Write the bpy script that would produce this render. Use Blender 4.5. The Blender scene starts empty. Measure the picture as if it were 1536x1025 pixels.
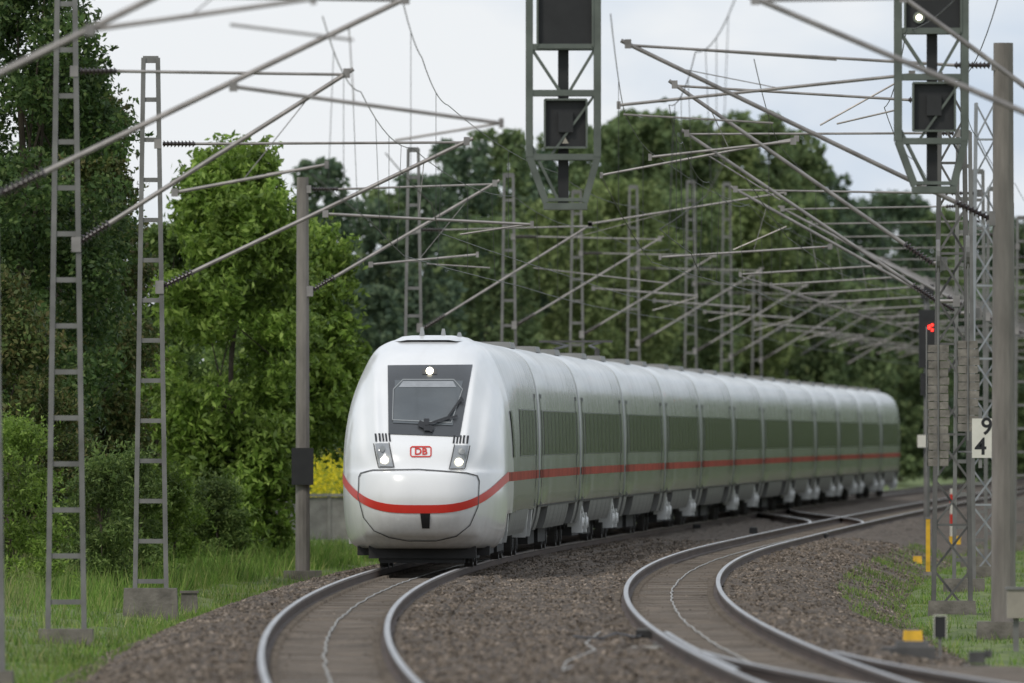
import bpy, math, random
import numpy as np
from mathutils import Vector, Matrix
from mathutils.bvhtree import BVHTree
random.seed(4); rng=np.random.default_rng(7)
S=bpy.context.scene; COL=S.collection
F=25600.0; HC=2.33; CX=768.0; HY=655.0
def rr(Z):
    d=Z-233.0
    if d<140: return d*d/7000.0
    e=d-140; return 2.8+.04*e+e*e/70000.0
rv=np.vectorize(rr)
VL=-2.33; VR=2.35
def P(px,py,Z):
    s=F/Z; return Vector(((px-CX)/s,Z,HC-(py-HY)/s))
# ------------------------------------------------------------ materials
def nodes(name):
    m=bpy.data.materials.new(name); m.use_nodes=True; nt=m.node_tree
    return m,nt,nt.nodes['Principled BSDF']
def M(name,c,rough=.6,metal=0,var=.18,scale=4.0,bump=0.0,coat=0,emit=0,stretch=(1,1,1),c2=None,spec=.5):
    m,nt,b=nodes(name); n=nt.nodes; L=nt.links
    tc=n.new('ShaderNodeTexCoord'); mp=n.new('ShaderNodeMapping'); mp.inputs['Scale'].default_value=stretch
    L.new(tc.outputs['Object'],mp.inputs[0])
    tx=n.new('ShaderNodeTexNoise'); tx.inputs['Scale'].default_value=scale; tx.inputs['Detail'].default_value=6
    L.new(mp.outputs[0],tx.inputs['Vector'])
    rp=n.new('ShaderNodeValToRGB'); rp.color_ramp.elements[0].position=.3; rp.color_ramp.elements[1].position=.7
    a=[x*(1-var) for x in c]; d=[min(1,x*(1+var)) for x in c] if c2 is None else c2
    rp.color_ramp.elements[0].color=(*a,1); rp.color_ramp.elements[1].color=(*d,1)
    L.new(tx.outputs[0],rp.inputs[0]); L.new(rp.outputs[0],b.inputs['Base Color'])
    b.inputs['Roughness'].default_value=rough; b.inputs['Metallic'].default_value=metal
    b.inputs['Specular IOR Level'].default_value=spec
    b.inputs['Coat Weight'].default_value=coat; b.inputs['Coat Roughness'].default_value=.08
    if bump:
        bp=n.new('ShaderNodeBump'); bp.inputs['Strength'].default_value=bump; bp.inputs['Distance'].default_value=.03
        t2=n.new('ShaderNodeTexNoise'); t2.inputs['Scale'].default_value=scale*4; t2.inputs['Detail'].default_value=5
        L.new(mp.outputs[0],t2.inputs['Vector']); L.new(t2.outputs[0],bp.inputs['Height']); L.new(bp.outputs[0],b.inputs['Normal'])
    if emit:
        b.inputs['Emission Color'].default_value=(*c,1); b.inputs['Emission Strength'].default_value=emit
    return m
def dirt_and_shade(m,z0,z1,col,amt):
    # grime up from the lower edge with streaks; coach sides get painted-in shade too
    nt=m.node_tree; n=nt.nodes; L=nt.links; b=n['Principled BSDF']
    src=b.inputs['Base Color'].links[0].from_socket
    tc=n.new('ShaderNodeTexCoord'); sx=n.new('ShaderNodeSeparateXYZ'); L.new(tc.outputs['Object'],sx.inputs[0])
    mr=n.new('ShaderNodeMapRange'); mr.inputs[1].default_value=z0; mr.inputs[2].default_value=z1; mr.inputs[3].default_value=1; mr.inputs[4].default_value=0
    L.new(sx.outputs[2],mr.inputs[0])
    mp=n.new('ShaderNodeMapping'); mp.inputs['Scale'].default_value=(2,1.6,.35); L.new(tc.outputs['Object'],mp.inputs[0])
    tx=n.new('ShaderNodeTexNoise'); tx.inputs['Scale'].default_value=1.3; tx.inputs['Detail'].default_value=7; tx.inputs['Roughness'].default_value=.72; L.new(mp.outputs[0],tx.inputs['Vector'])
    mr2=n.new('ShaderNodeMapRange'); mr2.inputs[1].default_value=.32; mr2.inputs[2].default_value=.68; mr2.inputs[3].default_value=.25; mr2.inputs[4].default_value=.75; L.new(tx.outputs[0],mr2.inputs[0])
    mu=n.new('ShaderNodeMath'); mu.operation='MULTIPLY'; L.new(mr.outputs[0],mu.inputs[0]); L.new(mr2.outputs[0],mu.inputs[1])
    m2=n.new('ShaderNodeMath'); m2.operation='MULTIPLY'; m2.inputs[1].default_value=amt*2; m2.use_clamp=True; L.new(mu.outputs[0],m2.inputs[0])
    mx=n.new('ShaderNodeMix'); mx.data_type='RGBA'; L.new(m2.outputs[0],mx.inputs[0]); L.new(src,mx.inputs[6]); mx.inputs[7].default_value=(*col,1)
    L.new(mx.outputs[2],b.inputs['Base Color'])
def island(name,cols,rough=.8,trans=.0,big=.35,bscale=.5,spec=.3):
    m,nt,b=nodes(name); n=nt.nodes; L=nt.links
    g=n.new('ShaderNodeNewGeometry'); rp=n.new('ShaderNodeValToRGB')
    el=rp.color_ramp.elements
    while len(el)<len(cols): el.new(.5)
    for i,c in enumerate(cols):
        el[i].position=i/(len(cols)-1); el[i].color=(*c,1)
    L.new(g.outputs['Random Per Island'],rp.inputs[0])
    tc=n.new('ShaderNodeTexCoord'); tx=n.new('ShaderNodeTexNoise'); tx.inputs['Scale'].default_value=bscale; tx.inputs['Detail'].default_value=3
    L.new(tc.outputs['Object'],tx.inputs['Vector'])
    mr=n.new('ShaderNodeMapRange'); mr.inputs[1].default_value=.3; mr.inputs[2].default_value=.7; mr.inputs[3].default_value=1-big; mr.inputs[4].default_value=1+big
    L.new(tx.outputs[0],mr.inputs[0])
    mx=n.new('ShaderNodeMix'); mx.data_type='RGBA'; mx.blend_type='MULTIPLY'; mx.inputs[0].default_value=1
    L.new(rp.outputs[0],mx.inputs[6]); L.new(mr.outputs[0],mx.inputs[7]); L.new(mx.outputs[2],b.inputs['Base Color'])
    b.inputs['Roughness'].default_value=rough; b.inputs['Specular IOR Level'].default_value=spec
    if trans:
        t=n.new('ShaderNodeBsdfTranslucent'); L.new(mx.outputs[2],t.inputs[0])
        ms=n.new('ShaderNodeMixShader'); ms.inputs[0].default_value=trans
        L.new(b.outputs[0],ms.inputs[1]); L.new(t.outputs[0],ms.inputs[2]); L.new(ms.outputs[0],n['Material Output'].inputs[0])
    return m
m_white=M('train_white',(.8,.795,.785),.25,0,.03,1.2,coat=.4); dirt_and_shade(m_white,.3,1.5,(.35,.32,.28),.4)
m_side=M('train_side_white_shaded',(.6,.61,.6),.25,0,.12,.7,coat=.25,stretch=(1,1.6,.35)); dirt_and_shade(m_side,1.0,3.95,(.12,.125,.115),1.15)  # white dulled below the roof: dark side reflections painted into colour, with grime streaks
m_skirt=M('train_skirt',(.17,.168,.155),.5,0,.3,1.5,stretch=(1,1.5,.6))
m_red=M('signal_red',(.58,.03,.018),.4,0,.08,3)
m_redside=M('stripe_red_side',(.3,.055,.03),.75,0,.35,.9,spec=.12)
m_black=M('black_rubber',(.012,.012,.013),.55,0,.2,3)
m_seam=M('seam_grey',(.08,.08,.08),.6,0,.1,3)
m_rseam=M('roof_seam_grey',(.3,.3,.3),.6,0,.1,3)
m_mask=M('windscreen_mask',(.05,.053,.056),.35,0,.08,2)
m_glass=M('windscreen_glass',(.085,.095,.1),.12,0,.15,1.5)
m_win=M('side_window_glass',(.04,.044,.047),.2,0,.8,.22,spec=.35,stretch=(1,1.2,.25))
m_band=M('window_band',(.1,.105,.105),.3,0,.2,1,spec=.3)
m_under=M('underframe',(.02,.019,.018),.7,0,.3,3)
m_gang=M('gangway_rubber',(.035,.035,.036),.8,0,.2,3,spec=.2)
m_bogie=M('bogie_grey',(.08,.077,.073),.6,.2,.3,4)
m_lgrey=M('light_grey_paint',(.55,.55,.53),.45,0,.12,3)
m_trim=M('windscreen_seal',(.24,.25,.25),.4,0,.1,3)
m_lens=M('lamp_housing',(.32,.33,.34),.15,.2,.1,8)
m_lamp=M('lit_lamp',(1.,.93,.72),.3,emit=6,var=0)
m_redlamp=M('lit_red_lamp',(1.,.03,.02),.3,emit=4,var=0)
m_steeld=M('weathered_steel',(.18,.175,.165),.6,.3,.25,2.5)
m_steelk=M('dark_lattice_steel',(.12,.115,.108),.65,.25,.25,2.5)
m_white_steel=M('bright_galvanised',(.3,.31,.32),.45,.3,.15,3)
m_tube=M('cantilever_tube',(.27,.25,.235),.45,.4,.28,3)
m_ins=M('insulator',(.045,.034,.032),.3,0,.3,5)
m_wire=M('wire_dark',(.07,.07,.067),.5,.4,.2,2)
m_conc=M('mast_concrete',(.2,.18,.158),.85,0,.3,2.2,bump=.4,stretch=(2,2,.4))
m_conc2=M('weight_concrete',(.19,.172,.147),.9,0,.4,5,bump=.5)
m_wallc=M('wall_concrete',(.33,.31,.28),.9,0,.25,3,bump=.4)
m_found=M('foundation_concrete',(.15,.135,.115),.95,0,.35,4,bump=.6)
m_sig=M('signal_cage_paint',(.11,.125,.105),.5,.1,.25,2.5)
m_sigb=M('signal_black',(.018,.018,.018),.6,0,.3,3)
m_yel=M('yellow_paint',(.66,.38,.02),.5,0,.25,6)
m_sign=M('white_sign',(.66,.63,.55),.5,0,.08,4)
m_beige=M('cabinet_beige',(.3,.27,.22),.6,0,.15,4)
m_rust=M('rail_rust',(.07,.046,.033),.75,.1,.3,2,stretch=(1,.15,1))
m_rail=M('rail_steel',(.37,.355,.34),.34,.85,.18,3,stretch=(1,.05,1))
m_railside=M('rail_worn_side',(.13,.1,.08),.55,.35,.3,3,stretch=(1,.1,1))
m_sleep=M('sleeper_concrete',(.175,.145,.115),.9,0,.5,1.0,bump=.4,stretch=(1.2,1.5,1))
m_cable=M('white_cable',(.4,.39,.36),.6,0,.15,4)
m_ball=M('ballast_ground',(.07,.055,.042),.95,0,.35,9,bump=.9,c2=(.165,.128,.096))
m_stone=island('ballast_stone',[(.05,.039,.03),(.105,.083,.062),(.17,.136,.105),(.27,.22,.175)],.9,0,.45,.4)
m_ground=M('grass_ground',(.09,.135,.03),.95,0,.3,1.1,bump=.6,c2=(.15,.19,.05))
m_grass=island('grass_blades',[(.08,.16,.025),(.13,.235,.04),(.19,.29,.055),(.3,.31,.11)],.7,.38,.5,.35)
m_straw=island('tall_grass_blades',[(.11,.19,.04),(.18,.26,.07),(.3,.32,.13),(.38,.35,.17)],.8,.4,.4,.3)
m_bark=M('bark',(.07,.055,.04),.9,0,.3,4,bump=.6)
F_dark=island('foliage_dark',[(.038,.072,.022),(.06,.11,.03),(.09,.15,.04),(.14,.19,.055)],.55,.33,.5,.7)
F_brown=island('foliage_tinged',[(.055,.09,.026),(.09,.13,.036),(.13,.15,.045),(.17,.145,.055)],.6,.33,.45,.8)
F_bright=island('foliage_bright',[(.095,.155,.026),(.15,.24,.04),(.215,.32,.056),(.3,.4,.09)],.5,.44,.5,.7)
F_mid=island('foliage_mid',[(.105,.155,.07),(.138,.192,.082),(.17,.23,.095),(.215,.265,.11)],.8,.38,.28,.2)  # this and the next two greens: haze painted in by lightening and bluing
F_blue=island('foliage_far_dark',[(.08,.122,.08),(.1,.15,.09),(.127,.178,.1),(.155,.205,.112)],.8,.38,.28,.2)
F_olive=island('foliage_olive',[(.13,.175,.068),(.165,.215,.078),(.2,.255,.093),(.25,.295,.113)],.8,.38,.28,.2)
F_bush=island('foliage_bush',[(.065,.11,.03),(.105,.165,.043),(.155,.225,.058),(.22,.29,.085)],.6,.4,.4,.8)
F_yel=island('yellow_blossom',[(.13,.2,.03),(.3,.32,.02),(.75,.6,.02),(.82,.66,.03)],.7,.4,.3,.8)
# ------------------------------------------------------------ builders
WO={}
class B:
    def __init__(s): s.v=[];s.f=[];s.mi=[];s.m=0
    def add(s,vs,fs):
        n=len(s.v); s.v+= [tuple(v) for v in vs]; s.f+=[tuple(i+n for i in f) for f in fs]; s.mi+=[s.m]*len(fs)
    def box(s,c,d,rz=0,taper=1):
        x,y,z=[k/2 for k in d]; ca,sa=math.cos(rz),math.sin(rz); vs=[]
        for zz,t in ((-z,1),(z,taper)):
            for a,b in ((-x,-y),(x,-y),(x,y),(-x,y)):
                a*=t;b*=t; vs.append((c[0]+a*ca-b*sa,c[1]+a*sa+b*ca,c[2]+zz))
        s.add(vs,[(0,3,2,1),(4,5,6,7),(0,1,5,4),(1,2,6,5),(2,3,7,6),(3,0,4,7)])
    def beam(s,p,q,w,h=None,w2=None):
        h=h or w; w2=w2 or w; p=Vector(p);q=Vector(q); d=(q-p).normalized()
        up=Vector((0,1,0)) if abs(d.y)<.9 else Vector((0,0,1))
        a=d.cross(up).normalized(); b=a.cross(d).normalized(); vs=[]
        for o,ww in ((p,w),(q,w2)):
            k=ww/w
            for i,j in ((-1,-1),(1,-1),(1,1),(-1,1)): vs.append(o+a*(i*ww/2)+b*(j*h*k/2))
        s.add(vs,[(0,3,2,1),(4,5,6,7),(0,1,5,4),(1,2,6,5),(2,3,7,6),(3,0,4,7)])
    def tube(s,p,q,r,r2=None,n=8,cap=True):
        r2=r if r2 is None else r2; p=Vector(p);q=Vector(q); d=(q-p).normalized()
        up=Vector((0,0,1)) if abs(d.z)<.9 else Vector((1,0,0))
        a=d.cross(up).normalized(); b=d.cross(a); vs=[]
        for o,ra in ((p,r),(q,r2)):
            for i in range(n):
                t=2*math.pi*i/n; vs.append(o+a*(ra*math.cos(t))+b*(ra*math.sin(t)))
        fs=[(i,(i+1)%n,n+(i+1)%n,n+i) for i in range(n)]
        if cap: fs+=[tuple(range(n))[::-1],tuple(range(n,2*n))]
        s.add(vs,fs)
    def poly(s,pts,r,n=6):
        for a,b in zip(pts[:-1],pts[1:]): s.tube(a,b,r,r,n,False)
    def insul(s,p,q,r=.08,k=9):
        p=Vector(p);q=Vector(q); s.tube(p,q,.03,.03,8)
        for i in range(k):
            t=(i+.5)/k; a=p.lerp(q,t-.25/k); b=p.lerp(q,t+.2/k); s.tube(a,b,r,r*.6,10)
    def build(s,name,mats,parent=None,origin=None,smooth=False):
        if not isinstance(mats,(list,tuple)): mats=[mats]
        o_=WO[parent.name] if parent else Vector(origin if origin is not None else (0,0,0))
        me=bpy.data.meshes.new(name)
        me.from_pydata([(v[0]-o_[0],v[1]-o_[1],v[2]-o_[2]) for v in s.v],[],s.f)
        for m in mats: me.materials.append(m)
        if len(mats)>1: me.polygons.foreach_set('material_index',s.mi)
        if smooth: me.polygons.foreach_set('use_smooth',[True]*len(me.polygons))
        me.update()
        o=bpy.data.objects.new(name,me); COL.objects.link(o)
        if parent: o.parent=parent
        else: o.location=o_
        WO[o.name]=Vector(o_); return o
def T(o,label=None,cat=None,group=None,kind=None):
    if label:o['label']=label
    if cat:o['category']=cat
    if group:o['group']=group
    if kind:o['kind']=kind
    return o
def E(name,loc,label,cat,group=None):
    o=bpy.data.objects.new(name,None); o.location=loc; o.empty_display_size=.3; COL.objects.link(o)
    WO[o.name]=Vector(loc); return T(o,label,cat,group)
def raw(name,V,Fc,mat,parent=None,origin=(0,0,0),smooth=False):
    o_=np.array(WO[parent.name] if parent else origin,float)
    me=bpy.data.meshes.new(name); me.from_pydata((np.asarray(V)-o_).tolist(),[],np.asarray(Fc).tolist())
    me.materials.append(mat)
    if smooth: me.polygons.foreach_set('use_smooth',[True]*len(me.polygons))
    o=bpy.data.objects.new(name,me); COL.objects.link(o)
    if parent:o.parent=parent
    else:o.location=Vector(o_.tolist())
    WO[o.name]=Vector(o_.tolist()); return o
def txt(body,size,off=0.0):
    cu=bpy.data.curves.new('t','FONT'); cu.body=body; cu.size=size; cu.align_x='CENTER'; cu.align_y='CENTER'; cu.offset=off
    cu.resolution_u=4
    ob=bpy.data.objects.new('t',cu); COL.objects.link(ob); bpy.context.view_layer.update()
    me=ob.evaluated_get(bpy.context.evaluated_depsgraph_get()).to_mesh()
    vs=[tuple(v.co) for v in me.vertices]; fs=[tuple(p.vertices) for p in me.polygons]
    bpy.data.objects.remove(ob); return vs,fs
def pchip(xs,ys):
    xs=np.array(xs,float);ys=np.array(ys,float);h=np.diff(xs);dl=np.diff(ys)/h
    d=np.zeros(len(xs)); d[0]=dl[0]; d[-1]=dl[-1]
    for i in range(1,len(xs)-1):
        if dl[i-1]*dl[i]>0: d[i]=2*dl[i-1]*dl[i]/(dl[i-1]+dl[i])
    def f(x):
        x=min(max(x,xs[0]),xs[-1]); i=min(max(int(np.searchsorted(xs,x))-1,0),len(h)-1)
        t=(x-xs[i])/h[i]
        return float((2*t**3-3*t*t+1)*ys[i]+(t**3-2*t*t+t)*h[i]*d[i]+(-2*t**3+3*t*t)*ys[i+1]+(t**3-t*t)*h[i]*d[i+1])
    return f
def sstep(t): t=min(max(t,0),1); return t*t*(3-2*t)
# ------------------------------------------------------------ ground
def gz(v):
    a=-v if v<0 else v
    if v<0:
        return float(np.interp(a,[0,5.6,5.61,7,12,20,60,3000],[-.95,-.95,-.8,-.72,-.25,.2,.3,0.3]))
    return float(np.interp(a,[0,6.2,6.21,9,14,40,3000],[-.95,-.95,-.8,-.72,-.5,0,0]))
vs_=[-3000,-1500,-700,-350,-180,-100,-60,-40,-30,-24]+list(np.arange(-20,-5.6,.35))+[-5.61,-5.6,0,6.2,6.21]+list(np.arange(6.5,16,.4))+[18,22,30,40,60,100,200,400,900,2000,3500]
zs_=list(np.arange(100,420,1.5))+list(np.arange(420,900,6))+[920,960,1000,1100,1250,1500,2000,3000,5000,9000]
V=[];Fc=[]
nz=len(zs_);nv=len(vs_)
for Z in zs_:
    R_=rr(min(Z,1500))
    for v in vs_:
        j=0 if (abs(v)<6.25 or abs(v)>60) else rng.normal(0,.035)
        V.append((v+R_,Z,gz(v)+j))
for i in range(nz-1):
    for j in range(nv-1): a=i*nv+j; Fc.append((a,a+1,a+nv+1,a+nv))
T(raw('ground',V,Fc,m_ground,smooth=True),'green grassy ground either side of the tracks','ground',kind='structure')
bv=[-6.2,-5.9,-5.6,-5.3,-5.0,-4.7]+list(np.arange(-4.5,5.2,.1))+[5.4,5.7,6.0,6.3,6.7]
bz=list(np.arange(130,330,.42))+list(np.arange(330,520,1.5))+list(np.arange(520,1300,8))
def gin(v): return min(abs(v-VL),abs(v-VR))
def bh(v):
    z=float(np.interp(v,[-6.2,-4.5,-3.9,3.9,4.9,6.7],[-.95,-.3,-.16,-.16,-.3,-.95]))
    g=gin(v)
    if g<.66: z=-.215
    elif g<.8: z=-.19
    elif g>1.5 and -1.2<v<1.2: z-=.05
    return z
V=[];Fc=[];nv=len(bv)
bhv=np.array([bh(v) for v in bv]); ins=np.array([1. if gin(v)<.82 else 0. for v in bv])
for Z in bz:
    R_=rr(Z); nn=rng.normal(0,1,nv)*np.where(ins>0,.006,.024)
    zz=bhv+nn
    V+= [(bv[k]+R_,Z+rng.uniform(-.1,.1),zz[k]) for k in range(nv)]
for i in range(len(bz)-1):
    for j in range(nv-1): a=i*nv+j; Fc.append((a,a+1,a+nv+1,a+nv))
T(raw('ballast_bed',V,Fc,m_ball),'brown stone ballast bed under both tracks','ballast',kind='structure')
N=72000
Zs=155+ (rng.random(N)**1.4)*260; vv=rng.uniform(-6.1,6.5,N)
ga=np.minimum(np.abs(vv-VL),np.abs(vv-VR))
ok=(ga>.8)|((ga>.42)&(ga<.62)&(rng.random(N)<.6))|((ga<.42)&(rng.random(N)<.14)); Zs=Zs[ok];vv=vv[ok];ga=ga[ok];N=len(vv)
c=np.stack([vv+rv(Zs),Zs,np.array([bh(v) for v in vv])+np.where(ga<.7,.03,.012)],1)
octa=np.array([(1,0,0),(-1,0,0),(0,1,0),(0,-1,0),(0,0,1),(0,0,-1)],float)
of=np.array([(0,2,4),(2,1,4),(1,3,4),(3,0,4),(2,0,5),(1,2,5),(3,1,5),(0,3,5)])
rad=rng.uniform(.018,.046,N)*np.where(ga<.7,.6,1)
A=rng.normal(0,1,(N,3,3)); Q=np.linalg.qr(A)[0]
pts=octa[None]*rng.uniform(.6,1.2,(N,6,1))
V=c[:,None,:]+np.einsum('nij,nkj->nki',Q,pts)*rad[:,None,None]
Fc=of[None]+ (np.arange(N)*6)[:,None,None]
T(raw('ballast_stones',V.reshape(-1,3),Fc.reshape(-1,3),m_stone),'loose brown and grey ballast stones around the tracks','ballast stones',kind='stuff')
# ------------------------------------------------------------ tracks
prof=[(-.034,-.004),(-.028,0),(.028,0),(.034,-.004),(.034,-.04),(.009,-.055),(.009,-.14),(.075,-.157),(.075,-.172),(-.075,-.172),(-.075,-.157),(-.009,-.14),(-.009,-.055),(-.034,-.04)]
def rail(parent,fx,Z0,Z1,dz=0,name='rail'):
    b=B(); n=len(prof); Z=np.arange(Z0,Z1+.1,3.0); V=[]
    for z in Z:
        x=fx(z); V+=[(x+p[0],z,p[1]+dz) for p in prof]
    b.add(V,[])
    for i in range(len(Z)-1):
        for j in range(n):
            k=(j+1)%n; a=i*n
            b.f.append((a+j,a+k,a+n+k,a+n+j)); b.mi.append(1 if j in (0,1,2) else (2 if j in(3,13) else 0))
    b.f.append(tuple(range(n))); b.mi.append(0)
    return b.build(name,[m_rust,m_rail,m_railside],parent)
def track(v0,label):
    t=E('railway_track',(v0+rr(160),160,0),label,'railway track')
    for s in (-1,1): rail(t,lambda z:rr(z)+v0+s*.7175,126,1200)
    zz=np.arange(150,1100,.62)
    big=B()
    for i,z in enumerate(zz):
        b=B() if i<100 else big
        x=v0+rr(z); w=2.6
        a=-math.atan((rr(z+1)-rr(z-1))/2)
        b.box((x,z,-.25),(w,.28,.15+random.uniform(-.014,.012)),a)
        if z<330:
            for s in (-1,1):
                for q in (-.13,.13):
                    b.box((x+s*.7175+q,z,-.155),(.09,.14,.05),a)
        if i<100: b.build('sleeper',m_sleep,t)
    o=big.build('sleeper',m_sleep,t); o['kind']='stuff'
    return t
tl=track(VL,'left railway track, the one the white train stands on')
tr=track(VR,'right railway track, empty, curving between train and signal masts')
def off(z): return max(0,200-z)**2/1650.0
tt=E('turnout_rails',(VR+rr(160)+1,160,0),'diverging turnout rails at bottom right corner beside the empty track','turnout')
for s in (-1,1): rail(tt,lambda z:rr(z)+VR+off(z)+s*.7175,126,188,-.003)
rail(tt,lambda z:rr(z)+VR-.7175+.11,172,206,-.012,'check_rail')
for z in np.arange(150,186,.62):
    b=B(); b.box((rr(z)+VR+1.5+off(z)*.5,z+.01,-.249),(2.6,.26,.15)); b.build('sleeper',m_sleep,tt)
tc_=E('crossover_rails',(0+rr(500),500,0),'crossover rails between the two tracks beside the rear coaches','crossover')
def cf(z): 
    t=sstep((z-455)/110); return VR*(1-t)+(VL)*t
for s in (-1,1): rail(tc_,lambda z:rr(z)+cf(z)+s*.7175,460,562,-.003)
for v0,l in ((VL,'thin pale cable running down the middle of the left track'),(VR,'thin pale cable running down the middle of the right track')):
    b=B(); pts=[]
    for z in np.arange(140,420,1.6): pts.append(Vector((rr(z)+v0+random.uniform(-.02,.02)-.02,z,-.16)))
    b.poly(pts,.011,5); T(b.build('track_cable',m_cable,origin=pts[0]),l,'cable')
# ------------------------------------------------------------ TRAIN
ZT=[.35,.45,.7,.95,1.3,1.7,2.1,2.5,2.9,3.2,3.5,3.75,3.92,4.03,4.1,4.14]
Wf=pchip(ZT,[1.22,1.34,1.42,1.45,1.47,1.47,1.46,1.43,1.37,1.29,1.18,1.06,.93,.74,.48,0.0])
Wb=pchip(ZT,[1.14,1.27,1.37,1.42,1.46,1.47,1.47,1.46,1.44,1.41,1.34,1.23,1.06,.84,.55,0.0])
tp=pchip([.35,.5,.75,1.0,1.25,1.5,1.68,1.76,2.1,2.4,3.0,3.55,3.85,4.03,4.14],[.85,.45,.16,.03,0,.05,.13,.28,.52,.94,1.97,2.95,3.8,5.0,6.2])
def Ef(z): return 3.6+2.6*sstep((z-1.9)/2.2)
def surf(z,a):
    p=math.sin(a); ap=abs(p)
    e=3.2+1.8*sstep((z-1.7)/1.2)
    g=1-math.sqrt(max(0,1-ap**e)); t0=tp(z)
    t=t0+(Ef(z)-t0)*g
    x=Wf(z)*ap
    # pillar ridges beside the windscreen, cheek hollow outside them
    xr=.78+.1*(z-2.3)
    fz=sstep((z-1.85)/.3)*(1-sstep((z-3.55)/.35))
    t-=.11*math.exp(-((x-xr)/.075)**2)*fz
    t+=.10*math.exp(-((x-xr-.22)/.1)**2)*fz
    # proud lower hatch
    t-=.07*(1-sstep((x-.98)/.1))*sstep((z-.52)/.08)*(1-sstep((z-1.7)/.05))
    return Vector((Wf(z)*p,t,z))
levels=[.35,.4,.46,.52,.56,.6,.65,.7,.8,.88,.95]+list(np.arange(1.02,1.66,.07))+[1.68,1.7,1.72,1.74,1.76,1.8,1.85]+list(np.arange(1.9,3.6,.05))+[3.63,3.7,3.77,3.83,3.89,3.94,3.98,4.02,4.05,4.08,4.1,4.12,4.13,4.139]
levels=[float(l) for l in levels]
NA=140; angs=[-math.pi/2+math.pi*i/NA for i in range(NA+1)]
nb=B(); rows=[]
for z in levels:
    rows.append([len(nb.v)+i for i in range(NA+1)]); nb.add([surf(z,a) for a in angs],[])
for i in range(len(levels)-1):
    for j in range(NA): nb.f.append((rows[i][j],rows[i][j+1],rows[i+1][j+1],rows[i+1][j])); nb.mi.append(0)
bvh=BVHTree.FromPolygons([Vector(v) for v in nb.v],nb.f)
LC=28.3
ys=[(6.6,0),(7.6,.15),(9,.5),(11,.85),(13,1),(22,1),(28.1,1),(LC,1)]
i95=levels.index(.95)
for s,jj in ((-1,0),(1,NA)):
    cols=[[rows[i][jj] for i in range(i95,len(levels))]]
    for y,mixw in ys:
        k=.985 if y==LC else 1
        base=len(nb.v); nb.add([(s*(Wf(levels[i])*(1-mixw)+Wb(levels[i])*mixw)*k,y,levels[i]) for i in range(i95,len(levels))],[]); cols.append([base+q for q in range(len(levels)-i95)])
    for ci,(c0,c1) in enumerate(zip(cols[:-1],cols[1:])):
        for q in range(len(c0)-1):
            f=(c0[q],c1[q],c1[q+1],c0[q+1]); nb.f.append(f if s>0 else f[::-1]); nb.mi.append(0 if ci<2 else 1)
    if s<0: Lc=cols
    else: Rc=cols
for q in range(len(Lc)-1):
    nb.f.append((Lc[q][-1],Rc[q][-1],Rc[q+1][-1],Lc[q+1][-1])); nb.mi.append(1)
nb.f.append(tuple(Lc[-1]+Rc[-1][::-1])); nb.mi.append(1)
nb.f.append(tuple(rows[0])[::-1]); nb.mi.append(1)
nb.f.append((rows[i95][0],Lc[-1][0],Rc[-1][0],rows[i95][-1])); nb.mi.append(1)
cb=B(); lv=levels[i95:]; ol=[(-Wb(z),z) for z in lv]+[(Wb(z),z) for z in lv[::-1]]
secs=[(.45,.985),(.6,1),(7,1),(14,1),(21,1),(28.15,1),(28.3,.985)]
def loft(b,secs,ol,zk=.2):
    base=len(b.v); n=len(ol)
    for y,k in secs: b.add([(x*k,y,1+(z-1)*(1-(1-k)*zk)) for x,z in ol],[])
    for i in range(len(secs)-1):
        for j in range(n): 
            k=(j+1)%n; b.f.append((base+i*n+j,base+i*n+k,base+(i+1)*n+k,base+(i+1)*n+j)); b.mi.append(b.m)
    b.f.append(tuple(range(base,base+n))[::-1]); b.mi.append(b.m); b.f.append(tuple(range(base+(len(secs)-1)*n,base+len(secs)*n))); b.mi.append(b.m)
loft(cb,secs,ol)
def sp(b,y0,y1,z0,z1,off_,side,ny=1,nzz=5,W_=None):
    W_=W_ or Wb
    base=len(b.v); vs=[]
    for i in range(nzz+1):
        z=z0+(z1-z0)*i/nzz
        dw=(W_(z+.02)-W_(z-.02))/.04; l=math.hypot(1,dw); 
        for j in range(ny+1):
            y=y0+(y1-y0)*j/ny; vs.append((side*(W_(z)+off_/l),y,z-off_*dw/l))
    fs=[]
    for i in range(nzz):
        for j in range(ny):
            a=i*(ny+1)+j; f=(a,a+1,a+ny+2,a+ny+1); fs.append(f if side>0 else f[::-1])
    b.add(vs,fs)
ZN=301.0
tx0=VL+rr(ZN)+.05
train=E('high_speed_train',(tx0,ZN,0),'long white high-speed passenger train with red stripe on the left track','train')
def mk(name,b,mats,smooth=False):
    me=bpy.data.meshes.new(name); me.from_pydata(b.v,[],b.f)
    if not isinstance(mats,(list,tuple)): mats=[mats]
    for m in mats: me.materials.append(m)
    if len(mats)>1: me.polygons.foreach_set('material_index',b.mi)
    if smooth: me.polygons.foreach_set('use_smooth',[True]*len(me.polygons))
    me.update(); return me
def inst(name,me,parent,loc=(0,0,0),rz=0):
    o=bpy.data.objects.new(name,me); COL.objects.link(o); o.parent=parent; o.location=loc; o.rotation_euler[2]=rz; return o
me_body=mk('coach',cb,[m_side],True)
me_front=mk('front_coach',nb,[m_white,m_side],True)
def wins(first):
    r_=[]
    y=12.8 if first else 3.2
    n_=5 if first else 9
    st=2.55 if first else 2.5
    for i in range(n_):
        for s in (-1,1): r_.append((y,s))
        y+=st
    return r_
ZW0,ZW1=1.96,2.84
wb=B(); sp(wb,0,2.36,ZW0+.02,ZW1-.02,.0095,1); me_winR=mk('window',wb,m_win)
wb=B(); sp(wb,0,2.36,ZW0+.02,ZW1-.02,.0095,-1); me_winL=mk('window',wb,m_win)
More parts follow.
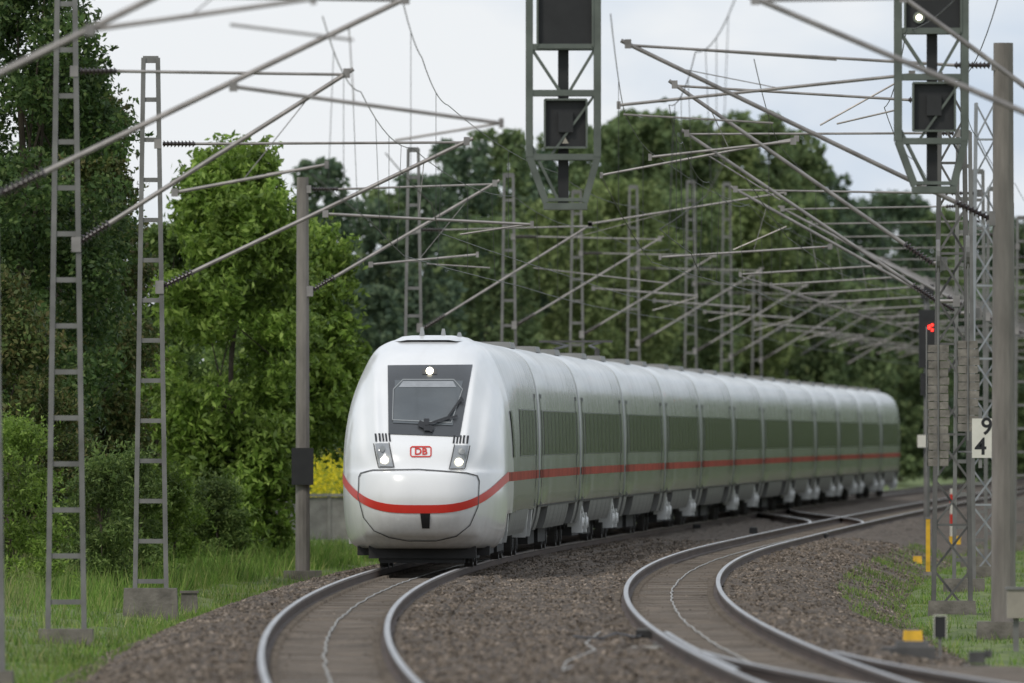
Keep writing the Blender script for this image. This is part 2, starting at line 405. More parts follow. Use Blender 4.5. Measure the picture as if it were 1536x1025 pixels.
def bandmesh(y0,y1):
    b=B()
    for s in (-1,1): sp(b,y0,y1,ZW0,ZW1,.006,s)
    return mk('window_band',b,m_band)
me_bandM=bandmesh(3.1,25.75); me_bandF=bandmesh(12.7,25.6)
b=B()
for s in (-1,1):
    sp(b,.55,1.4,1.53,1.69,.007,s); sp(b,2.8,25.75,1.53,1.69,.007,s); sp(b,27.15,28.1,1.53,1.69,.007,s)
me_stripe=mk('red_stripe',b,m_redside)
def doormesh(y0):
    r_=[]
    for s in (-1,1):
        b=B(); b.m=0; sp(b,y0-.2,y0+1.2,1.0,3.15,.004,s); b.m=1; sp(b,y0,y0+1.0,1.06,3.07,.008,s)
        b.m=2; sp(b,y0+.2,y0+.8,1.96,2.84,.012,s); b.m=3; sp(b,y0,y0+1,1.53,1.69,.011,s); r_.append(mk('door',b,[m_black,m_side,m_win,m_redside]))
    return r_
dA=doormesh(1.6); dB=doormesh(25.95)
def skirt(first):
    b=B()
    segs=[(7.2,21.5)]+([] if first else [(.7,2.4)])+[(26.4,28.0)]
    for y0,y1 in segs:
        for s in (-1,1):
            sp(b,y0,y1,.52,.97,0.004,s,1,5); sp(b,y0,y1,.52,.97,-.05,-s,1,5)
            b.add([(s*Wb(.52),y0,.52),(s*Wb(.52),y1,.52),(s*.6,y1,.57),(s*.6,y0,.57)],[(0,1,2,3)])
            for y in (y0,y1):
                b.add([(s*Wb(z),y,z) for z in (.52,.65,.8,.97)]+[(s*.9,y,.97),(s*.9,y,.52)],[(0,1,2,3,4,5)])
    b.m=1
    for s in (-1,1):
        for y in (9,11.8,14.6,17.4,20): sp(b,y,y+.15,.52,.97,.008,s)
        sp(b,.5,28.1,.965,.995,.01,s)
    return mk('skirt',b,[m_skirt,m_black])
me_skM=skirt(False)
def skirtF():
    global sp
    b=B()
    for y0,y1 in ((7.2,21.5),(26.4,28.0)):
        for s in (-1,1):
            sp(b,y0,y1,.52,.97,0.004,s,1,5)
            b.add([(s*Wb(.52),y0,.52),(s*Wb(.52),y1,.52),(s*.6,y1,.57),(s*.6,y0,.57)],[(0,1,2,3)])
            for y in (y0,y1):
                b.add([(s*Wb(z),y,z) for z in (.52,.65,.8,.97)]+[(s*.9,y,.97),(s*.9,y,.52)],[(0,1,2,3,4,5)])
    return mk('skirt',b,[m_skirt])
me_skF=skirtF()
b=B(); b.box((0,14,.8),(1.9,26,.5)); b.box((0,10,.45),(2.0,4,.5)); b.box((0,17,.45),(2.0,5,.5)); b.box((0,13.4,.4),(1.7,1.8,.4)); me_under=mk('underframe',b,m_under)
b=B(); loft(b,[(-.5,.965),(-.3,.965),(-.27,.95),(-.03,.965),(0,.95),(.03,.965),(.27,.95),(.3,.965),(.5,.965)],ol,.35); me_bel=mk('gangway',b,m_gang)
b=B()
for y in (9.2,19.3):
    zz=[3.3,3.5,3.7,3.85,3.95,4.03,4.08,4.11,4.135]
    for s in (-1,1):
        vs=[]
        for z in zz:
            vs+=[(s*(Wb(z)+.008),y,z+.008),(s*(Wb(z)+.008),y+.08,z+.008)]
        b.add(vs,[(2*i,2*i+1,2*i+3,2*i+2) for i in range(len(zz)-1)])
me_rs=mk('roof_seam',b,m_rseam,False)
def bog(outer):
    b=B()
    for s in (-1,1):
        x=s*(1.16 if outer else .55)
        b.m=0; b.beam((x,-1.7,.62),(x,1.7,.62),.14,.22); b.box((x,0,.78),(.22,.9,.3))
        for y in (-1.25,1.25):
            if outer:
                b.m=1; b.box((s*1.28,y,.5),(.22,.42,.42)); b.tube((s*1.39,y,.5),(s*1.43,y,.5),.13,.1,12)
                b.m=0; b.tube((s*1.24,y+.35,.55),(s*1.24,y+.35,.95),.09,.09,10)
        if outer: b.m=1; b.beam((s*1.3,-.7,.92),(s*1.34,.6,.5),.1,.1)
    b.m=0; b.box((0,0,.6),(2.0,.7,.3))
    return mk('bogie',b,[m_bogie,m_lgrey])
me_bo=bog(True); me_bi=bog(False)
b=B(); b.m=0; b.tube((-.07,0,0),(.07,0,0),.46,.46,28); b.tube((-.085,0,0),(-.07,0,0),.49,.49,28); b.m=1; b.tube((.07,0,0),(.095,0,0),.38,.36,24); b.tube((.095,0,0),(.16,0,0),.12,.1,12)
me_wh=mk('wheel',b,[m_bogie,m_under])
me_gd={}
for s in (-1,1):
    gb=B(); gb.add([(s*1.4,0,.97),(s*1.4,.9,.97),(s*1.36,.1,.42),(s*1.14,0,.97),(s*1.14,.9,.97),(s*1.1,.1,.42)],[(0,1,2),(3,5,4),(0,2,5,3),(1,4,5,2)])
    me_gd[s]=mk('bogie_fairing',gb,m_lgrey)
ru=B(); ru.m=0; ru.box((.35,0,4.12),(.9,3.2,.12),taper=.92)
ru.m=1
for y in (-1.1,0,1.1): ru.box((.35,y,4.183),(.6,.4,.015))
me_ru=mk('roof_unit',ru,[m_skirt,m_bogie])
pos=[(ZN,ZN+28.75)]+[(ZN+28.75*k,ZN+28.75*(k+1)) for k in range(1,13)]
coach0=None
for k,(za,zb) in enumerate(pos):
    xa=VL+rr(za)+.05; xb=VL+rr(zb)+.05; rz=-math.atan((xb-xa)/(zb-za))
    first=k==0
    o=inst('coach',me_front if first else me_body,train,(xa-tx0,za-ZN,0),rz)
    if k==0: coach0=o; o['label']='front coach with rounded white nose and windscreen'
    for y,s in wins(first): inst('window',me_winR if s>0 else me_winL,o,(0,y,0))
    inst('window_band',me_bandF if first else me_bandM,o)
    if not first: inst('red_stripe',me_stripe,o); inst('roof_seam',me_rs,o)
    for d in (dB if first else dA+dB): inst('door',d,o)
    inst('skirt',me_skF if first else me_skM,o); inst('underframe',me_under,o)
    if k<12: inst('gangway',me_bel,o,(0,28.82,0))
    if not first:
        for y in (5.5,22.0): inst('roof_unit',me_ru,o,(0,y,0))
    outer=(k%2==0 and k>0) or k in(9,11)
    for y in ((5.3,24.1) if first else (4.6,24.1)):
        inst('bogie',me_bo if outer else me_bi,o,(0,y,0))
        for s in (-1,1):
            for q in (-1.25,1.25): inst('wheel',me_wh,o,(s*.76,y+q,.46),0 if s>0 else math.pi)
            if outer or k==0: inst('bogie_fairing',me_gd[s],o,(0,y-2.2,0))
            if k==0: inst('bogie_fairing',me_gd[s],o,(0,y+1.3,0))
S0=F/ZN; CN=631.0; YAW=.0236
def prj(x,z,off_=.01):
    loc,nr,i,d=bvh.ray_cast(Vector((x,-5,z)),Vector((0,1,0)))
    if loc is None: return Vector((x,3,z))
    if nr.y>0: nr=-nr
    return loc+nr*off_
def fp(px,py,off_=.01):
    x=(px-CN)/S0; z=HC-(py-HY)/S0
    t=prj(x,z,0).y
    s=F/(ZN+t); x=(px-CN)/s-YAW*t; z=HC-(py-HY)/s
    return prj(x,z,off_)
def patch(b,c,nu,nv,off_=.01):
    vs=[]
    for j in range(nv+1):
        for i in range(nu+1):
            u=i/nu;v=j/nv
            px=(c[0][0]*(1-u)+c[1][0]*u)*(1-v)+(c[3][0]*(1-u)+c[2][0]*u)*v
            py=(c[0][1]*(1-u)+c[1][1]*u)*(1-v)+(c[3][1]*(1-u)+c[2][1]*u)*v
            vs.append(fp(px,py,off_))
    b.add(vs,[(j*(nu+1)+i,(j+1)*(nu+1)+i,(j+1)*(nu+1)+i+1,j*(nu+1)+i+1) for j in range(nv) for i in range(nu)])
def pstrip(b,pts,w,off_=.012,step=3.0):
    d=[]
    for a,c in zip(pts[:-1],pts[1:]):
        n_=max(1,int(math.hypot(c[0]-a[0],c[1]-a[1])/step))
        for i in range(n_): d.append((a[0]+(c[0]-a[0])*i/n_,a[1]+(c[1]-a[1])*i/n_))
    d.append(pts[-1]); vs=[]
    for i,p in enumerate(d):
        a=d[max(0,i-1)]; c=d[min(len(d)-1,i+1)]; l=math.hypot(c[0]-a[0],c[1]-a[1]) or 1
        nx,ny=-(c[1]-a[1])/l,(c[0]-a[0])/l
        vs+=[fp(p[0]+nx*w/2,p[1]+ny*w/2,off_),fp(p[0]-nx*w/2,p[1]-ny*w/2,off_)]
    b.add(vs,[(2*i,2*i+1,2*i+3,2*i+2) for i in range(len(d)-1)])
def nd(name,b,m,smooth=True):
    return inst(name,mk(name,b,m,smooth),coach0)
b=B(); patch(b,[(581,549),(708,548),(690,656),(583,652)],44,34,.014); nd('windscreen_frame',b,m_mask)
b=B(); patch(b,[(592,572),(694,573),(679,640),(590,636)],34,24,.024); nd('windscreen',b,m_glass)
b=B(); pstrip(b,[(589,632),(590,586),(604,571.5),(680,571.5),(693,586),(677,636),(589,632)],1.5,.03); nd('windscreen_trim',b,m_trim)
b=B(); patch(b,[(604,574),(679,574),(684,583),(598,583)],20,3,.03); nd('sun_blind',b,m_lens)
b=B(); pstrip(b,[(638,641),(665,634),(686,628)],3.2,.06); pstrip(b,[(652,637),(672,630),(690,603)],3.0,.06); pstrip(b,[(690,600),(694,606)],4,.06); pstrip(b,[(628,638),(650,648)],9,.05,3); pstrip(b,[(640,632),(640,650)],8,.055,3); nd('wiper',b,m_black,False)
def mir(x,k): return x if k<0 else 2*(CN+2)-x
for k in (-1,1):
    dy=3 if k>0 else 0
    q=[(mir(564,k),666+dy),(mir(583,k),666+dy),(mir(591,k),701+dy),(mir(570,k),700+dy)]
    b=B(); patch(b,q if k<0 else [q[1],q[0],q[3],q[2]],8,12,.016); nd('headlight',b,m_lens)
    for (cx,cy,r_,mm) in ((578,691,5.6,m_lamp),(574,675,4.2,m_trim)):
        b=B(); cc=fp(mir(cx,k),cy+dy,.04); ring=[fp(mir(cx,k)+r_*math.cos(t*.3927),cy+dy+r_*math.sin(t*.3927),.035) for t in range(16)]
        b.add([cc]+ring,[(0,1+i,1+(i+1)%16) for i in range(16)]); nd('lamp_disc',b,mm)
    b=B()
    for i in range(5): 
        x=564+i*5.0; pstrip(b,[(mir(x,k),651+dy),(mir(x+1.5,k),663+dy)],2.6,.014)
    nd('vent_grille',b,m_black)
    b=B(); pstrip(b,[(mir(562,k),666+dy),(mir(569,k),702+dy),(mir(592,k),702+dy),(mir(584,k),665+dy)],1.4,.02); nd('headlight_rim',b,m_bogie)
b=B(); cc=fp(644,559,.035); b.add([cc]+[fp(644+5.5*math.cos(t*.3927),559+5.5*math.sin(t*.3927),.035) for t in range(16)],[(0,1+i,1+(i+1)%16) for i in range(16)]); nd('top_lamp',b,m_lamp)
b=B(); pstrip(b,[(633,559),(655,559)],8,.024,2); nd('top_lamp_housing',b,m_bogie)
b=B(); pstrip(b,[(539,716),(542,710),(560,706),(629,705),(700,710),(716,714),(719,722)],1.6)
pstrip(b,[(539,716),(538,745),(546,776),(562,796),(585,806),(612,811),(655,811),(685,804),(705,788),(717,760),(719,722)],1.2); nd('nose_hatch_seam',b,m_seam)
b=B(); patch(b,[(631,770),(646,770),(645,792),(634,792)],3,4,.02); nd('coupler_slot',b,m_black)
def zst(a):
    return 1.05+.565*abs(math.sin(a))**3.4
b=B(); vs=[]; NN=140
for i in range(NN+1):
    a=-math.pi/2+math.pi*i/NN; zc=zst(a); h=.072+.012*abs(math.sin(a))**4
    for q in range(7):
        z=zc-h+2*h*q/6; p=surf(z,a); du=surf(z,min(a+.01,math.pi/2))-surf(z,max(a-.01,-math.pi/2)); dv=surf(z+.01,a)-surf(z-.01,a)
        nr=du.cross(dv).normalized(); 
        if nr.dot(Vector((p.x,p.y-4,0)))<0: nr=-nr
        vs.append(p+nr*.011)
b.add(vs,[(7*i+q,7*i+7+q,7*i+8+q,7*i+1+q) for i in range(NN) for q in range(6)])
nd('red_stripe',b,m_red)
b=B()
for s in (-1,1): sp(b,3.6,25.8,1.53,1.69,.009,s); sp(b,27.1,28.1,1.53,1.69,.009,s)
nd('side_stripe',b,m_redside)
b=B(); x0,x1,y0,y1=616.5,647,671,685.5
pstrip(b,[(x0+2,y0),(x1-2,y0),(x1,y0+2),(x1,y1-2),(x1-2,y1),(x0+2,y1),(x0,y1-2),(x0,y0+2),(x0+2,y0)],1.9,.014,2)
v_,f_=txt('DB',.165,.0045)
b.add([fp(631.8+v[0]*1.05*S0,678.3-v[1]*S0*.98,.014) for v in v_],f_); nd('logo',b,m_red,False)
b=B()
for s in (-1,1): sp(b,7.2,8.4,1.95,2.8,.014,s,1,5,lambda z:.7*Wf(z)+.3*Wb(z)+.004)
nd('cab_side_window',b,m_win)
b=B(); b.box((0,2.6,.28),(1.9,2.6,.22)); b.box((0,1.5,.2),(1.5,.25,.22)); b.box((-1.0,2.2,.3),(.35,.3,.16)); b.box((1.0,2.2,.3),(.35,.3,.16))
for s in (-1,1): b.box((s*.72,3.1,.25),(.12,.2,.35))
nd('rail_guard',b,m_under,False)
b=B(); vs=[]
for y,w,h in ((4.9,.5,.0),(5.6,.66,.07),(7.5,.72,.1),(12,.72,.1),(13,.6,.0)):
    for q in range(9):
        u=-1+q/4; vs.append((u*w,y,4.06+h*(1-abs(u)**5)-(.02 if abs(u)>.99 else 0)))
b.add(vs,[(9*i+q,9*i+q+1,9*i+q+10,9*i+q+9) for i in range(4) for q in range(8)]); nd('roof_cover',b,m_white)
for px,t,h in ((-.15,6.4,.16),(.2,7.6,.14),(.5,7.2,.07)):
    b=B(); b.box((px,t,4.14+h/2),(.09,.3,h),taper=.5); nd('roof_antenna',b,m_trim,False)
coaches=[c for c in train.children]
pc=coaches[3]; b=B()
for s in (-1,1):
    b.tube((s*.5,9.5,4.36),(s*.25,11.4,4.45),.03); b.tube((s*.25,11.4,4.45),(s*.6,9.6,4.52),.025); b.tube((s*.5,9.5,4.05),(s*.5,9.5,4.36),.06)
b.box((0,9.6,4.54),(1.7,.35,.05)); inst('pantograph',mk('pantograph',b,m_bogie),pc)
# ------------------------------------------------------------ masts
def lattice_ladder(b,x,Z,z0,z1,wb=.27,wt=.12):
    for s in (-1,1): b.beam((x+s*wb,Z,z0),(x+s*wt,Z,z1),.075,.15)
    n_=int((z1-z0)/.64)
    for i in range(1,n_+1):
        z=z0+(z1-z0)*i/n_; w=wb+(wt-wb)*i/n_
        b.box((x,Z,z-.03),(2*w+.02,.1,.075 if i<n_ else .12))
def lattice_x(b,x,Z,z0,z1,wb=.32,wt=.2,d=.22,pitch=.75):
    def cn(t,i,j): w=wb+(wt-wb)*t; return Vector((x+i*w,Z+j*d,z0+(z1-z0)*t))
    for i in (-1,1):
        for j in (-1,1): b.beam(cn(0,i,j),cn(1,i,j),.07,.07)
    n_=int((z1-z0)/pitch)
    for k in range(n_):
        t0=k/n_;t1=(k+1)/n_; sg=1 if k%2 else -1
        for j in (-1,1): b.beam(cn(t0,-sg*j,j),cn(t1,sg*j,j),.04,.03)
        for i in (-1,1): b.beam(cn(t0,i,-sg),cn(t1,i,sg),.03,.04)
        if k%2==0:
            for j in (-1,1): b.beam(cn(t0,-1,j),cn(t0,1,j),.04,.03)
def mast(px,Z,ztop,kind,label,cants,group,z0=-.75,mat=None,fh=.5):
    X=(px-CX)/(F/Z); t=E('catenary_mast',(X,Z,z0),label,'catenary mast',group)
    b=B(); far_=.85 if Z>400 else 1
    if kind=='ladder': lattice_ladder(b,X,Z,z0,ztop); b.build('post',mat or m_steeld,t)
    elif kind=='slim': lattice_ladder(b,X,Z,z0,ztop,.2,.12); b.build('post',mat or m_steeld,t)
    elif kind=='x': lattice_x(b,X,Z,z0,ztop); b.build('post',mat or m_steelk,t)
    elif kind=='pole': b.tube((X,Z,z0),(X,Z,ztop),.155,.125,12); b.build('post',m_conc,t)
    else: b.tube((X,Z,z0),(X,Z,ztop),.19,.15,12); b.build('post',m_conc,t)
    b=B(); b.box((X,Z,z0-.25+fh/2),(.95 if fh>.6 else .85,.8,fh),taper=.93); b.build('foundation',m_found,t)
    for c in cants:
        sg=1 if c['tip'][0]>px else -1
        lo=P(*c['low'],Z); ti=P(*c['tip'],Z); b=B(); dr=(ti-lo).normalized()
        b.tube(lo+dr*.55,ti+dr*.12,.038*far_,.034*far_,10)
        b.tube(lo,Vector((X+sg*.12,Z,lo.z)),.04)
        b.box((X+sg*.15,Z,lo.z),(.14,.2,.22))
        if 'rod' in c:
            a=Vector((X+sg*.15,Z,P(0,c['rod'],Z).z)); b.tube(a+Vector((sg*.6,0,0)),ti+Vector((0,0,-.02)),.024*far_,.022*far_,8)
            b.box((X+sg*.12,Z,a.z),(.12,.18,.16))
        b.box(ti,(.1,.08,.14))
        for q in c.get('regs',[]):
            a=P(*q[0],Z);e=P(*q[1],Z); b.tube(a,e,.026,.024,8); b.box(a,(.1,.08,.12)); b.box(e,(.06,.06,.12))
            # hanger rod from the diagonal tube to the registration arm
            m_=lo.lerp(ti,.86); e2=a.lerp(e,.45); b.tube(m_,e2,.008,.008,5)
        for q in c.get('arms',[]):
            b.tube(P(*q[0],Z),P(*q[1],Z),.018,.018,6)
        o=b.build('cantilever',m_tube,t,smooth=False)
        b=B(); b.insul(lo,lo+dr*.6); b.build('insulator',m_ins,o)
        if 'rod' in c: b=B(); b.insul(Vector((X+sg*.2,Z,P(0,c['rod'],Z).z)),Vector((X+sg*.75,Z,P(0,c['rod'],Z).z)),.065); b.build('insulator',m_ins,o)
    return t
gl='masts along the left side of the train'; gr='masts along the right side of the tracks'
def defc(px,Z,sg,reach=4.1):
    s=F/Z; y=lambda z:655-(z-HC)*s
    tx=px+sg*reach*s
    return dict(low=(px+sg*.2*s,y(5.35)),tip=(tx,y(7.7)),rod=y(7.75),regs=[((px+sg*2.3*s,y(6.35)),(tx+sg*1.0*s,y(6.15)))],arms=[((tx+sg*1.0*s,y(6.1)),(tx-sg*.2*s,y(5.75)))])
Ls=[
 (-235,170,9.6,'ladder','leftmost nearby mast just outside the left edge, its tube crossing the top left corner',[dict(low=(-215,215),tip=(560,-165),rod=-170,regs=[((135,45),(470,-2))],arms=[((345,37),(530,60))])]),
 (-30,206,9.6,'ladder','ladder steel mast cut by the left edge of the photo',[dict(low=(2,290),tip=(608,-2),rod=-8,regs=[((350,130),(752,185))],arms=[((752,185),(592,211))])]),
 (99,251,9.4,'ladder','tall ladder steel mast at far left before dark trees',[dict(low=(114,367),tip=(520,110),rod=107,regs=[((262,289),(490,247))],arms=[((490,247),(400,262))])]),
 (226,287,8.7,'ladder','second ladder steel mast from left, on a concrete foot in the grass',[dict(low=(242,431),tip=(700,212),rod=216,regs=[((488,321),(798,337))],arms=[((798,336),(690,352))])]),
 (454,360,7.8,'pole','slim brown concrete mast left of the train nose with a black box on it',[dict(low=(466,437),tip=(742,275),rod=284,regs=[((556,397),(716,382))],arms=[((640,396),(735,402))])]),
 (620,413,9.3,'ladder','ladder steel mast rising right behind the train nose roof',[dict(low=(637,492),tip=(885,338),rod=345,regs=[((885,336),(1178,289))],arms=[((800,402),(1000,425))])]),
 (763,463,9.45,'ladder','ladder steel mast above the front coach, left of the left hanging signal',[defc(763,463,1)]),
 (865,505,9.6,'ladder','ladder steel mast seen just below the left hanging signal',[defc(865,505,1)]),
 (950,550,10.4,'ladder','ladder steel mast right of the left hanging signal, over the fourth coach',[defc(950,550,1)]),
 (1036,605,11.4,'ladder','tall ladder steel mast behind train, left one of the central pair',[defc(1036,605,1)]),
 (1090,645,11.9,'ladder','tall ladder steel mast behind train, right one of the central pair',[defc(1090,645,1)]),
]
for a in Ls: mast(*a,gl,fh=.78 if a[0]==226 else .5)
for i,Z in enumerate((675,705,738,772,808,850)):
    px=CX+(-6.5+rr(Z))*F/Z
    mast(px,Z,8.8,'ladder','small distant ladder mast left of the tracks, number %d beyond the tall central pair'%(i+1),[defc(px,Z,1)],gl)
Rs=[
 (1775,190,9.6,'x','nearest right mast outside the frame, its tube crossing the top right corner',[dict(low=(1745,257),tip=(1133,-2),rod=-10,regs=[],arms=[])]),
 (1650,225,9.6,'x','right mast just outside the frame with a steep tube beside the right hanging signal',[dict(low=(1622,192),tip=(1355,-4),rod=-30,regs=[],arms=[])]),
 (1505,261,8.35,'concrete','thick concrete mast at the right edge of the photo',[dict(low=(1484,328),tip=(942,66),rod=98,regs=[((1368,112),(928,158))],arms=[((1255,90),(975,70)),((1160,185),(935,172))])]),
 (1428,294,8.6,'x','lattice steel mast carrying two stacks of concrete weights',[dict(low=(1398,395),tip=(1012,127),rod=150,regs=[((1190,212),(975,236))],arms=[((1230,188),(1370,110)),((1255,186),(1345,165))])]),
 (1446,340,8.4,'slim','slim mast hidden right behind the weight-carrying mast',[dict(low=(1405,452),tip=(1030,200),rod=200,regs=[((1195,208),(902,263))],arms=[((1060,232),(1170,300))])]),
 (1478,372,9.6,'x','bright galvanised lattice mast between concrete mast and weight mast',[dict(low=(1440,470),tip=(1103,284),rod=290,regs=[((1245,370),(990,386))],arms=[((1180,340),(1100,375))])]),
]
for a in Rs:
    mast(*a,gr,mat=m_white_steel if a[0]==1478 else None)
for i,Z in enumerate((402,430,458,487,517,548,580,613,648,685,725,770,820,870)):
    px=CX+(7.0+rr(Z))*F/Z
    mast(px,Z,8.6,'slim','small distant right-hand mast, number %d behind the bright lattice mast'%(i+1),[defc(px,Z,-1,4.6)],gr)
# ------------------------------------------------------------ wires
def sagline(pts,sag,n=8):
    out=[]
    for a,b_ in zip(pts[:-1],pts[1:]):
        for i in range(n):
            t=i/n; p=a.lerp(b_,t); p.z-=sag*4*t*(1-t); out.append(p)
    out.append(pts[-1]); return out
def line(v0,Zs,label,zc=5.5,zm=7.4,sag=.22,hs=(2,4,6),j=.2):
    t=E('overhead_line',(v0+rr(Zs[0]),Zs[0],zc),label,'overhead wire')
    st=[j*(1 if i%2 else -1) for i in range(len(Zs))]
    c_=[Vector((v0+rr(z)+st[i],z,zc)) for i,z in enumerate(Zs)]; m_=[Vector((v0+rr(z)+st[i]*.3,z,zm)) for i,z in enumerate(Zs)]
    b=B(); b.poly(sagline(c_,.02,3),.0085,5); b.build('contact_wire',m_wire,t)
    ml=sagline(m_,sag); b=B(); b.poly(ml,.0075,5); b.build('messenger_wire',m_wire,t)
    for i in range(len(Zs)-1):
        for k in hs:
            tt_=k/8; p=c_[i].lerp(c_[i+1],tt_); q=ml[i*8+k]; b=B(); b.tube(p,q,.0045,.0045,4); b.build('dropper',m_wire,t)
line(VL,[206,251,300,360,413,463,505,550,605,645,700,745,800,900],'overhead wires above the left track and train')
line(VL+.9,[206,251,287,360,413,463],'second pair of overhead wires right of those above the left track',5.75,7.9,.15,(4,))
line(VR,[190,225,261,294,340,372,415,455,500,545,590,640,700,770,880],'overhead wires above the empty right track')
line(VR-1.0,[225,294,340,415,500,590],'second pair of overhead wires left of those above the right track',5.8,7.9,.15,(4,))
line(VR+1.3,[261,340,415,500,590,700],'third pair of overhead wires right of those above the right track',6.3,8.1,.15,(4,))
for v0,z,l in ((7.3,9.0,'single feeder wire high along the right masts'),(5.9,8.5,'lower feeder wire beside the right masts')):
    pts=sagline([Vector((v0+rr(q),q,z)) for q in (206,260,320,380,450,520,600,700,850)],.25); b=B(); b.poly(pts,.009,5); T(b.build('feeder_wire',m_wire,origin=pts[0]),l,'wire')
# ------------------------------------------------------------ hanging signals
def cage(cx,dx0,dx1,ybot,label,topbox,lowbox,ytap,lamp=None,tri=False):
    Z=256.0; s=F/Z; o=P(cx,ybot,Z)
    t=E('hanging_signal',o,label,'railway signal','signals hanging from the overhead gantry')
    b=B(); ytop=-150
    for j in (-.28,.28):
        q=lambda px,py: P(px,py,Z)+Vector((0,j,0))
        for x in (cx+dx0+6,cx+dx1-6): b.beam(q(x,ytop),q(x,ytap),.11,.09)
        b.beam(q(cx+dx0+6,ytap),q(cx-26,ybot-12),.1,.08); b.beam(q(cx+dx1-6,ytap),q(cx+32,ybot-12),.1,.08)
        for y in (ytap,ytap-96,ytap-165,ytop): b.beam(q(cx+dx0+4,y),q(cx+dx1-4,y),.09,.07)
        b.beam(q(cx+dx0+8,ytap-165),q(cx-6,ytap-100),.04,.03); b.beam(q(cx+dx1-8,ytap-165),q(cx+10,ytap-100),.04,.03)
        b.beam(q(cx+dx1-8,ytap-96),q(cx+dx0+40,ytap-5),.035,.03)
        b.beam(q(cx+dx0+8,ytap-20),q(cx-8,ybot-16),.04,.03)
    for px,py in ((cx+dx0+6,ytap),(cx+dx1-6,ytap),(cx+dx0+6,ytap-96),(cx+dx1-6,ytap-96)):
        a=P(px,py,Z); b.beam(a+Vector((0,-.28,0)),a+Vector((0,.28,0)),.07,.07)
    b.build('cage_frame',m_sig,t)
    b=B(); b.beam(P(cx,ytop,Z),P(cx,ybot-8,Z),.16,.14); b.build('centre_post',m_sigb,t)
    b=B(); b.box(P(cx+3,ybot-6,Z),(.66,.7,.1)); b.box(P(cx+3,ybot-16,Z),(.5,.6,.05)); b.build('foot_tray',m_sig,t)
    for nm,(x0,y0,x1,y1) in (('signal_screen',topbox),('small_signal_screen',lowbox)):
        a=P(x0,y0,Z);c=P(x1,y1,Z); b=B(); b.box(((a.x+c.x)/2,Z-.18,(a.z+c.z)/2),(abs(c.x-a.x),.1,abs(a.z-c.z))); b.m=1
        w=.03
        for e0,e1 in ((P(x0,y0,Z),P(x1,y0,Z)),(P(x1,y0,Z),P(x1,y1,Z)),(P(x1,y1,Z),P(x0,y1,Z)),(P(x0,y1,Z),P(x0,y0,Z))):
            b.beam(e0+Vector((0,-.26,0)),e1+Vector((0,-.26,0)),w,.16)
        so=b.build(nm,[m_sigb,m_sig],t)
        if nm=='small_signal_screen':
            b=B(); m=P((x0+x1)/2,(y0+y1)/2,Z); b.box((m.x,Z-.27,m.z+.02),(.22,.08,.3)); b.build('lamp_hood',m_sigb,so)
    if lamp:
        l=P(lamp[0],lamp[1],Z); b=B(); b.tube((l.x,Z-.25,l.z),(l.x,Z-.29,l.z),.045,.045,16); b.build('lamp_disc',m_lamp,t)
        b=B(); b.tube((l.x,Z-.22,l.z),(l.x,Z-.27,l.z),.09,.09,20); b.build('lamp_ring',m_sig,t)
    if tri:
        l=P(cx+3,212,Z); b=B(); b.add([(l.x-.05,Z-.34,l.z-.04),(l.x+.05,Z-.34,l.z-.04),(l.x,Z-.34,l.z+.05)],[(0,1,2)]); b.build('triangle_mark',m_beige,t)
cage(845,-57,57,316,'grey-green signal cage hanging above the train, left of the two',(806,-110,889,72),(817,150,880,222),236,None,True)
cage(1398,-57,55,291,'grey-green signal cage with a lit white lamp hanging at upper right',(1357,-120,1441,50),(1369,125,1432,197),212,(1378,27))
g=E('signal_gantry',(9.6,256.9,-.75),'signal gantry beam above the frame holding both hanging signals','gantry')
b=B(); 
for y in (256.2-.35,256.35):
    for z in (10.55,11.3): b.beam((-1.5,y,z),(10,y,z),.12,.12)
    for i in range(14): b.beam((-1.4+i*.8,y,10.55 if i%2 else 11.3),(-.6+i*.8,y,11.3 if i%2 else 10.55),.06,.06)
b.build('beam',m_sig,g); b=B(); lattice_x(b,9.6,256.1,-.75,11.3,.35,.3); b.build('post',m_sig,g)
# ------------------------------------------------------------ weights
def weights(px0,px1,y0,y1,Z,label,n_):
    a=P(px0,y0,Z);c=P(px1,y1,Z); cx=(a.x+c.x)/2
    t=E('tension_weight_stack',(cx,Z,c.z),label,'counterweight','stacks of concrete tension weights on the lattice mast')
    h=(a.z-c.z)/n_
    for i in range(n_):
        b=B(); jx=random.uniform(-.018,.018); zc=c.z+h*(i+.5)
        b.box((cx-.095+jx,Z,zc),(.17,.34,h*.9)); b.box((cx+.095+jx,Z,zc),(.17,.34,h*.9)); b.box((cx+jx,Z+.03,zc),(.36,.26,h*.8)); b.build('weight_slab',m_conc2,t)
    b=B(); b.tube((cx,Z-.18,c.z-.15),(cx,Z-.18,a.z+1.3),.016); b.tube((cx-.2,Z-.19,c.z-.1),(cx-.2,Z-.19,a.z+.3),.012); b.build('rod',m_steeld,t)
    b=B(); b.tube((cx-.03,Z,a.z+1.5),(cx+.03,Z,a.z+1.5),.28,.28,20); b.build('pulley_wheel',m_steeld,t)
weights(1391,1423,517,700,289.5,'left taller stack of grey concrete weights on the lattice mast',15)
weights(1435,1468,511,648,289.5,'right shorter stack of grey concrete weights on the lattice mast',11)
Zq=286.0; a=P(1458,628,Zq);c=P(1492,687,Zq)
t=E('distance_sign',((a.x+c.x)/2,Zq,c.z),'white distance plate with black 9 above 4 beside the concrete mast','sign')
b=B(); b.box(((a.x+c.x)/2,Zq,(a.z+c.z)/2),(c.x-a.x,.02,a.z-c.z)); b.build('plate',m_sign,t)
for ch,px,py in (('9',1480,641),('4',1471,671)):
    v_,f_=txt(ch,.4,.006); l=P(px,py,Zq); b=B(); b.add([(l.x+v[0],Zq-.014,l.z+v[1]) for v in v_],f_); b.build('digit',m_black,t)
